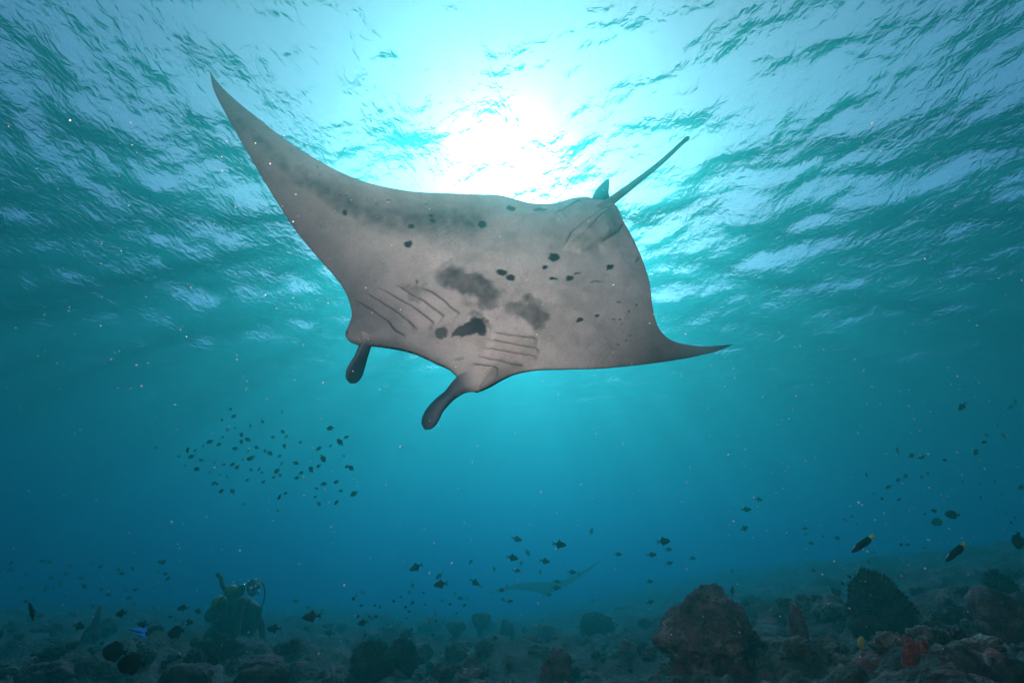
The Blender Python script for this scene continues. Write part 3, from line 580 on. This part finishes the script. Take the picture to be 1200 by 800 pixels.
for a_ in [(488,664,17,-25,-1),(515,674,11,-40,-1),(517,684,18,-8,-1),(552,657.5,8,-50,-1),(556,681.5,14,-28,1),(600,653,15,-8,1),(610.5,660,7.5,65,1),(605,668,10,-5,1),(587,691,10,-5,1),(540,700.6,8,0,-1),(547,701,5.5,-20,1),(589,702,7,-25,1),(597,704,9,5,1),(426,729,15,-12,-1),
           (655,637.5,17,-8,1),(638,657,13,-8,1),(669.7,670,11,-5,1),(652.6,681,10,-15,1),(651,688,12,-3,1),(643,696.5,8,10,1),(724,649,10,-3,1),(777,634,18,5,1),(783,643.5,10,4,1),(763,649.5,12,0,1),(784,659.5,10,12,1),(811,654,9,5,1),(761,680.6,9,2,1),(761.7,705,11,12,1),(694.5,703,6,25,1),
           (889,584.7,11,-4,1),(874,596.7,13,3,1),(872,619,12,18,1),(942.7,619,8,0,1),(944,626,6.5,20,1),(950,636,8,-8,1),(980.7,630,10,3,1),(991,609,8,22,-1),(998,605,7,15,1),(1005,615,6,60,-1),
           (1051.7,528,9,80,1),(1067.7,534,11,28,1),(1080.7,535,11,-22,-1),(1053,562,9,-25,-1),(1061,558,10,25,1),(1080,559,8,28,1),(1087,555,8,20,1),(1042,570,9,-22,-1),(1015.7,557,8,75,1),(1128,475.7,13,-42,-1),(1185,476,9,-30,-1),(1190,471,9,75,1),(1156.7,510,9,28,-1),(1176,510,9,-78,1),(1144,529,13,-38,-1),(1165.7,564,7,45,1),(1173,578,6,-30,1),(1197,570,11,-30,-1),(1167.7,598,6,-20,1),
           (143,718,18,-6,-1),(92,733,18,-8,1),(15,738,11,0,-1),(215,712,15,-4,-1),(233,716,13,12,-1),(169,731,16,3,-1),(220,729,16,4,1),(322,736,19,-2,-1),(366,722,23,-6,-1),(387,741,14,8,-1),(291,754,14,8,-1),(336,757,16,0,-1),(2,740,14,-80,1),(858,669,7,70,1),(858,693,12,70,1),(1026,621,5.5,-60,1),(1024,647,6,-12,1),(1063,638,6.5,0,1),
           (480,694,6.5,60,-1),(563,687,6,15,1),(533,695,5.5,-60,1),(510,718,6.5,-60,1),(633,670.5,7,78,1),(678.5,673,7,75,-1),(594,687,6,80,1),(579,666,8,-70,1),(483,685,8,-65,1)]:
    fish('trigger', *a_)
for a_ in [(605,631,14,-15,1),(618,646.6,10,-60,1),(693,623,10,70,1),(95,677,9,5,-1),(59,676,9,-20,1),(50,657,9,0,-1),(57,658,8,-10,1),(81,663,8,15,1),(31,673,8,10,-1),(13,668,8,0,-1),(71,683,8,-60,1),(118,690,8,-10,1),(152,700,7,-20,1),(75,697,7,-20,1),(107,660,6,0,1),(131,703,6,20,1),(347,704,9,8,-1),(362,711,8,0,-1),(377,714,7,-20,1),(426,694,7.5,15,-1),(417,698.5,7,60,1),(444,738,8,20,1),(54,688,7,10,1),(40,700,8,-15,-1),(22,690,6,0,1),(105,708,6,5,-1),(84,702,6,20,1)]:
    fish('trigger', *a_, L=.19, base='faint dark fish hanging in hazy water', group='faint fish in the haze')
for _ in range(26):
    x_ = rnd.uniform(4, 200); fish('trigger', x_, rnd.uniform(650, 722), rnd.uniform(5, 9), rnd.uniform(-35, 35), rnd.choice((-1, 1)), L=rnd.uniform(.10, .14), base='faint dark fish hanging in hazy water', group='faint fish in the haze')
for (x, y, *s_) in [(415,42),(435,80,7),(368,100),(588,108),(523,130),(398,155),(442,143,4),(473,180,7),(373,195),(305,218,7),(355,232,7),(268,243,4.5),(475,220,7.5),(510,208,7),(443,255,6.5),(185,265,8),(205,298,6.5),(255,318),(135,298,4.5),(235,367,8),(330,330,4),(378,342),(428,340,7),(455,355,7),(523,310,9),(537,300),(557,250,7),(602,270),(627,280,7),(647,193),(700,167,6),(717,192),(708,243,7),(680,297),(690,338),(668,375,8),(685,400),(650,410,4.5),(592,437),(527,372),(572,365),(587,385,4.5),(508,425),(398,408,4),(358,398,4),(302,385,4),(325,443,6.5),(343,447),(367,485,8),(427,488,7),(488,555,4.5),(682,515,7),(713,497),(768,333,7),(797,387,6.5),(777,413,6),(793,222),(895,255,8),(915,308,9),(893,350),(853,370,10),(957,145,13),(1010,222,9),(1043,193,7),(957,242,5),(1028,295,4.5),(1047,352,6.5),(1070,362,9),(990,435,7),(918,447,6.5),(880,470,4.5),(875,515,5),(893,553,7),(990,545,7),(1015,483,5),(1085,498,11),(672,592,4.5),(695,60,5),(12,250,5),(225,265,5),(172,348,4),(482,317,3.5),(510,272,4)]:
    fish('damsel', 180 + x * .21667, 470 + y * .21667, min(9.5, s_[0] if s_ else 5.5), rnd.uniform(-60, 60), rnd.choice((-1, -1, 1)), rnd.uniform(-38, 38))
for (x, y, s_) in [(544,709,5),(414,701,5),(461,703.6,5),(470,699,4),(496,694,4),(483,706,5),(498,708,4),(518,703,3.2),(527,707.5,4.5),(479,716,4.5),(475,711,4.5),(477,723.6,4),(535,718,3.4),(511,727,4),(519.5,728.5,3.4),(423.5,709,4.5),(439,709,4),(445.5,710.6,4.5),(419,722,4.5),(433,722,4.5),(440,722,4.5),(436,725,4),(454,731,4),(456,736,3.5),(461,729,3),(471,729,3.2),(491,736,4.6),(482,737,4),(427.5,744,5),(590,727,4),(580.6,746.5,5),(508,743,5),(407,751,4.5),(723,732,4),(812,695,3.6),(734,747,5),(711,741,4.5),(965,628,4),(1018,658,4.5),(1055.7,638,5),(1083,641.7,4.5),(1024,578,3.6),(1034,584,5),(1054,585,4),(1106.7,538.7,6),(1169,498,4.5),(1153,518,5),(1149,582.7,5),(1128,564,4),(1084,601.7,5),(1094,598,5.5),(953,668,5),(995,675,6),(987,682.6,6),(1185,612,5),(1190,606,4.5),(1148,566,4),(1178,600,4),(200,722,4),(380,733,4)]:
    fish('small', x, y, s_, rnd.uniform(-40, 40), rnd.choice((-1, 1)), rnd.uniform(-40, 40))
fish('round', 135, 763, 34, 4, -1, 8, 'plump dark brown fish over rubble, upper of two swimming together')
fish('round', 155, 777, 38, -2, -1, 8, 'plump dark brown fish with pale tail spot, lower of two swimming together')
fish('round', 207, 740, 22, -12, -1, 15, 'dark fish in front of the diver\'s blue fins')
fish('wrasse', 1011, 637, 33, -32, -1, 10, 'slender black wrasse with yellow tail nearer the large outcrop')
fish('wrasse', 1120, 646.7, 33, -36, -1, 10, 'slender black wrasse with yellow tail close above the rising slope')
fish('oval', 1193, 632.7, 20, -68, -1, 12, 'dark fish diving steeply above the crest of the slope')
fish('yellowtail', 1099, 611, 15, -12, -1, 10, 'dark oval surgeonfish with yellow-edged tail, lower of a pair')
fish('oval', 1116, 602.7, 16, 3, -1, 10, 'dark oval surgeonfish, upper of a pair')
fish('round', 1162, 687, 19, 12, -1, 5, 'round dark reddish fish resting over the sandy slope')
fish('round', 1020, 709, 16, 10, 1, 5, 'round black fish beside the tall bushy coral head')
fish('gold', 1009.5, 754, 17, 62, 1, 12, 'small yellow and silver butterflyfish pointing upward above pink rubble')
fish('slim', 728, 712, 19, -3, -1, 8, 'long pale fish cruising beyond the large outcrop', L=.55)
fish('goby', 37, 716, 24, 50, -1, 10, 'thin fish with a bright golden stripe in the dark reef corner')

# ------------------------------------------------------------------ the diver
def skin(name, verts, edges, radii, mat, parent=None, sub=2):
    m = bpy.data.meshes.new(name); m.from_pydata(verts, edges, []); o = bpy.data.objects.new(name, m); sc.collection.objects.link(o)
    md = o.modifiers.new('skin', 'SKIN'); md.use_smooth_shade = True; m.skin_vertices[0].data[0].use_root = True
    for i, r in enumerate(radii): m.skin_vertices[0].data[i].radius = r if isinstance(r, tuple) else (r, r)
    o.modifiers.new('subdivision', 'SUBSURF').levels = sub; o.modifiers[-1].render_levels = sub; m.materials.append(mat)
    if parent: o.parent = parent
    return o
def pipe(name, pts, r, mat, parent, seg=8, caps=True):
    P = np.array(pts, float); k = np.linspace(0, 1, len(P)); kk = np.linspace(0, 1, (len(P) - 1) * 5 + 1) if len(P) > 2 else k
    C = hermite(k, P, kk) if len(P) > 2 else P; rr = np.interp(kk, k, r) if isinstance(r, (list, tuple)) else np.full(len(C), r)
    tg = np.gradient(C, axis=0); tg /= np.linalg.norm(tg, axis=1, keepdims=True); ref = np.array([.13, .31, .94]); s1 = np.cross(tg, ref); s1 /= np.linalg.norm(s1, axis=1, keepdims=True); s2 = np.cross(tg, s1)
    an = np.linspace(0, 6.28318, seg, endpoint=False)
    V = (C[:, None] + rr[:, None, None] * (np.cos(an)[None, :, None] * s1[:, None] + np.sin(an)[None, :, None] * s2[:, None])).reshape(-1, 3)
    idx = np.arange(len(C) * seg).reshape(-1, seg); nx = np.roll(idx, -1, 1); F = np.stack([idx[:-1], nx[:-1], nx[1:], idx[1:]], -1).reshape(-1, 4).tolist() + [idx[0][::-1].tolist(), idx[-1].tolist()]
    return link_mesh(name, V, F, mat, parent)
M_suit = plain('wetsuit', (.018, .02, .024), .7, .3, 20); M_lime = plain('lime_panel', (.30, .42, .06), .6, .15, 20); M_blue = plain('blue_fin', (.03, .13, .45), .8, .2, 12, .05)
M_tank = plain('tank', (.05, .055, .06), .4, .2, 10); M_skin = plain('skin', (.45, .30, .22), .6, .1, 10); M_glass = plain('mask_glass', (.02, .03, .035), .1, .1, 5, .5); M_steel = plain('steel', (.45, .46, .47), .3, .1, 20)
dd, dp_ = ground_hit(264, 759)
dv_ = bpy.data.objects.new('person', None); sc.collection.objects.link(dv_); dv_.location = (dp_[0], dp_[1], float(base_ground(dp_[0], dp_[1])) - .02)
dv_.scale = (1.08,) * 3; dv_.location.z -= .04
tag(dv_, 'scuba diver in dark wetsuit crouching low on the reef, blue fins stretched behind', 'person')
# local frame: x right in the photo, y away, z up.  hips left-low, chest raised to the right, head at upper right
J = {'pelvis': (-.20, .05, .40), 'belly': (-.05, .0, .52), 'chest': (.10, -.06, .70), 'neck': (.24, -.14, .86), 'shR': (.20, -.26, .76), 'elR': (.30, -.42, .50), 'wrR': (.42, -.52, .24), 'shL': (.10, .16, .78), 'elL': (.34, .22, .52), 'wrL': (.48, .10, .22),
     'hipR': (-.22, -.06, .36), 'knR': (-.12, -.22, .06), 'anR': (-.52, -.20, .20), 'hipL': (-.24, .16, .38), 'knL': (-.42, .22, .10), 'anL': (-.82, .20, .26), 'toeR': (-.62, -.20, .22), 'toeL': (-.93, .2, .27)}
nm = list(J); ix = {k: i for i, k in enumerate(nm)}
ED = [('pelvis', 'belly'), ('belly', 'chest'), ('chest', 'neck'), ('chest', 'shR'), ('shR', 'elR'), ('elR', 'wrR'), ('chest', 'shL'), ('shL', 'elL'), ('elL', 'wrL'), ('pelvis', 'hipR'), ('hipR', 'knR'), ('knR', 'anR'), ('anR', 'toeR'), ('pelvis', 'hipL'), ('hipL', 'knL'), ('knL', 'anL'), ('anL', 'toeL')]
RAD = dict(pelvis=.15, belly=.145, chest=.165, neck=.065, shR=.075, elR=.05, wrR=.034, shL=.075, elL=.05, wrL=.034, hipR=.10, knR=.065, anR=.042, hipL=.10, knL=.065, anL=.042, toeR=.045, toeL=.045)
skin('body', [J[k] for k in nm], [(ix[a_], ix[b_]) for a_, b_ in ED], [RAD[k] for k in nm], M_suit, dv_)
hv, hf = ico(3); hv = hv * np.array([.088, .088, .118]); fw = hv[:, 1] < -.03
hv[:, 1] -= .022 * np.exp(-((hv[:, 0] / .018) ** 2 + ((hv[:, 2] + .012) / .03) ** 2)) * (hv[:, 1] < 0); hv[:, 0] *= np.interp(hv[:, 2], [-.12, -.03, .12], [.72, .97, 1.0])
head = link_mesh('head', hv, hf, M_suit, dv_); head.location = (.31, -.20, .985); head.rotation_euler = (R(8), 0, R(28))
def sub_on(name, v, f, mat, par, loc=(0, 0, 0)):
    o = link_mesh(name, v, f, mat, par); o.location = loc; return o
v_, f_ = ico(2); sub_on('mask', v_ * [.075, .04, .045], f_, M_glass, head, (0, -.075, .02)); sub_on('regulator', v_ * [.04, .04, .035], f_, M_tank, head, (0, -.105, -.055)); sub_on('face', v_ * [.055, .02, .075], f_, M_skin, head, (0, -.073, -.02))
# hands with five fingers, resting on the rubble
for w_, sgn in (('wrR', -1), ('wrL', 1)):
    wv = np.array(J[w_]); vs = [tuple(wv), tuple(wv + [.05, -.015, -.045])]; es = [(0, 1)]; rs = [.03, (.036, .02)]
    for k, (sp_, ln_) in enumerate([(-.034, .065), (-.012, .078), (.012, .074), (.032, .058)]):
        b_ = wv + [.075, sp_ - .015, -.065]; vs += [tuple(b_), tuple(b_ + [ln_ * .5, 0, -.012]), tuple(b_ + [ln_ * .85, 0, -.035])]; q = len(vs); es += [(1, q - 3), (q - 3, q - 2), (q - 2, q - 1)]; rs += [.011, .0095, .008]
    b_ = wv + [.03, sgn * .045, -.04]; vs += [tuple(b_), tuple(b_ + [.035, sgn * .018, -.02])]; q = len(vs); es += [(1, q - 2), (q - 2, q - 1)]; rs += [.012, .010]
    skin('hand', vs, es, rs, M_suit, dv_, 1)
# buoyancy vest with lime shoulder panels, tank on the back
v_, f_ = ico(4); x_, y_, z_ = v_.T
vest = link_mesh('buoyancy_vest', np.stack([x_ * .28, y_ * .25, z_ * .31], -1) * (1 + .08 * fbm(x_ * 2, y_ * 2, z_ * 2, 3, 4))[:, None], f_, M_suit, dv_); vest.location = (.12, -.02, .56); vest.rotation_euler = (0, R(35), 0)
sp1 = sub_on('lime_panel', np.stack([x_ * .10, y_ * .12, z_ * .075], -1), f_, M_lime, dv_, (-.16, -.13, .80)); sp1.rotation_euler = (0, R(-40), 0)
sp2 = sub_on('lime_panel', np.stack([x_ * .085, y_ * .10, z_ * .06], -1), f_, M_lime, dv_, (-.02, -.16, .95)); sp2.rotation_euler = (0, R(-35), 0)
tk_ = pipe('tank', [(-.42, .18, .60), (-.38, .17, .635), (-.05, .10, .92), (.02, .08, .98), (.06, .07, 1.01)], [.05, .092, .092, .06, .025], M_tank, dv_, 16)
pipe('valve', [(.05, .07, 1.0), (.12, .05, 1.06)], .025, M_steel, tk_)
pipe('inflator_hose', [(-.03, -.18, .92), (-.12, -.2, 1.0), (-.17, -.2, 1.10), (-.24, -.2, 1.16)], .026, M_suit, dv_)
pipe('hose', [(.10, .05, 1.03), (.34, -.02, 1.04), (.47, -.15, .86), (.44, -.2, .66), (.36, -.3, .5)], .012, M_suit, dv_)
pipe('hose', [(.08, .05, 1.03), (-.05, -.2, .9), (-.12, -.3, .66), (.0, -.34, .46), (.18, -.34, .42)], .012, M_suit, dv_)
pipe('hose', [(.12, .05, 1.05), (.26, -.06, 1.10), (.38, -.2, 1.05), (.36, -.30, .95)], .013, M_suit, dv_)
dv_.location.z -= .20
for (ankle, tip, wdt) in ((J['toeR'], (-1.05, -.22, .42), .14), (J['toeL'], (-1.42, .18, .46), .14)):
    a0 = np.array(ankle); t0 = np.array(tip); V = []; F = []
    for k in range(7):
        q = k / 6; c_ = a0 + (t0 - a0) * q; w2 = .05 + (wdt - .05) * min(1, q * 1.6); z2_ = .022 * (1 - q) + .006; wave = .03 * math.sin(q * 3)
        V += [(c_[0], c_[1] - w2, c_[2] + z2_ + wave), (c_[0], c_[1] + w2, c_[2] + z2_ + wave), (c_[0], c_[1] + w2, c_[2] - z2_ + wave), (c_[0], c_[1] - w2, c_[2] - z2_ + wave)]
    for k in range(6):
        for j in range(4): F.append((4 * k + j, 4 * k + (j + 1) % 4, 4 * k + 4 + (j + 1) % 4, 4 * k + 4 + j))
    F += [(3, 2, 1, 0), (24, 25, 26, 27)]; link_mesh('swim_fin', V, F, M_blue, dv_, smooth=False)

# ------------------------------------------------------------------ bubbles and drifting specks
def mat_bubble():
    N = Nodes('air_bubble'); b = N.n('ShaderNodeBsdfPrincipled', Roughness=.05); b.inputs['Base Color'].default_value = (.9, .95, .97, 1); b.inputs['Metallic'].default_value = .9; N.l(b.outputs[0], N.out.inputs[0]); return N.m
def mat_speck():
    N = Nodes('plankton'); b = N.n('ShaderNodeBsdfPrincipled', Roughness=.6); g = N.n('ShaderNodeNewGeometry')
    c = ramp(N, g.outputs['Random Per Island'], [(0, (.75, .82, .85)), (.75, (.8, .82, .8)), (1, (.8, .5, .45))]); N.l(c, b.inputs['Base Color']); N.l(b.outputs[0], N.out.inputs[0]); return N.m
def cloud(name, pts, rad, mat, label, cat):
    v, f = ico(1); V = []; F = []
    for i, (p, r) in enumerate(zip(pts, rad)):
        o_ = len(V); q = np.array([rnd.uniform(.6, 1.4) for _ in range(3)]); V.extend((np.asarray(p) + v * r * q).tolist()); F.extend([[a_ + o_ for a_ in t_] for t_ in f])
    return tag(link_mesh(name, np.array(V), F, mat), label, cat, kind='stuff')
bp_ = []; br_ = []
for (x, y, r) in [(300,678,2.3),(302,679,1.6),(298,680,1.4),(304,686,1),(303,690,1.6),(301,693,1.8),(299,689,1.2),(296,688,1.4),(286,684,1.6),(288,685,1.2),(282,681,1.5),(305,682,.9),(297,684,.9),(293,690,1.5),(290,689,1.2),(284,683,1.2),(306,675,.8),(303,671,.8),(299,667,.7),(311,664,.7),(308,655,.6)]:
    bp_.append(at(x + rnd.uniform(-2.5, 2.5), y + rnd.uniform(-2.5, 2.5), dd - .15)); br_.append(r * dd / FPX * 1.0)
for _ in range(60):     # the thin stream of older bubbles rising through the damselfish school
    bp_.append(at(rnd.gauss(290, 14), rnd.uniform(340, 660), rnd.uniform(8, 10))); br_.append(rnd.uniform(.004, .012))
cloud('bubbles', bp_, br_, mat_bubble(), 'silvery air bubbles streaming up from the diver', 'bubbles')
sp_ = []; sr_ = []
for _ in range(560):
    d = rnd.uniform(.8, 3.4) ** 1.0; px = rnd.uniform(0, 1200); py = rnd.uniform(120, 770)
    p = at(px, py, d)
    if p[2] < float(base_ground(p[0], p[1])) + .15: continue
    sp_.append(p); sr_.append(rnd.uniform(.35, .9) * d / FPX * (1.5 if rnd.random() < .12 else 1))
for _ in range(60):
    d = rnd.uniform(.7, 2.2); p = at(rnd.gauss(1050, 110), rnd.gauss(600, 70), d); sp_.append(p); sr_.append(rnd.uniform(.4, 1.1) * d / FPX)
cloud('drifting_plankton', sp_, sr_, mat_speck(), 'pale specks of plankton drifting in the water, caught by the strobe', 'plankton')

# ------------------------------------------------------------------ the water itself
N = Nodes('sea_water'); pv = N.n('ShaderNodeVolumePrincipled'); N.l(pv.outputs[0], N.out.inputs['Volume'])
pv.inputs['Color'].default_value = (.05, .44, .36, 1); pv.inputs['Absorption Color'].default_value = (0, .25, .70, 1)
pv.inputs['Density'].default_value = .125; pv.inputs['Anisotropy'].default_value = .84; pv.inputs['Density Attribute'].default_value = ''
v = np.array([[x, y, z] for z in (-4, SURF + 1) for y in (-160, 165) for x in (-160, 160)], float)
hz = link_mesh('haze', v, [(0, 2, 3, 1), (4, 5, 7, 6), (0, 1, 5, 4), (2, 6, 7, 3), (0, 4, 6, 2), (1, 3, 7, 5)], N.m, smooth=False)
tag(hz, 'clear blue-green sea water fading everything far away', 'water', kind='stuff')
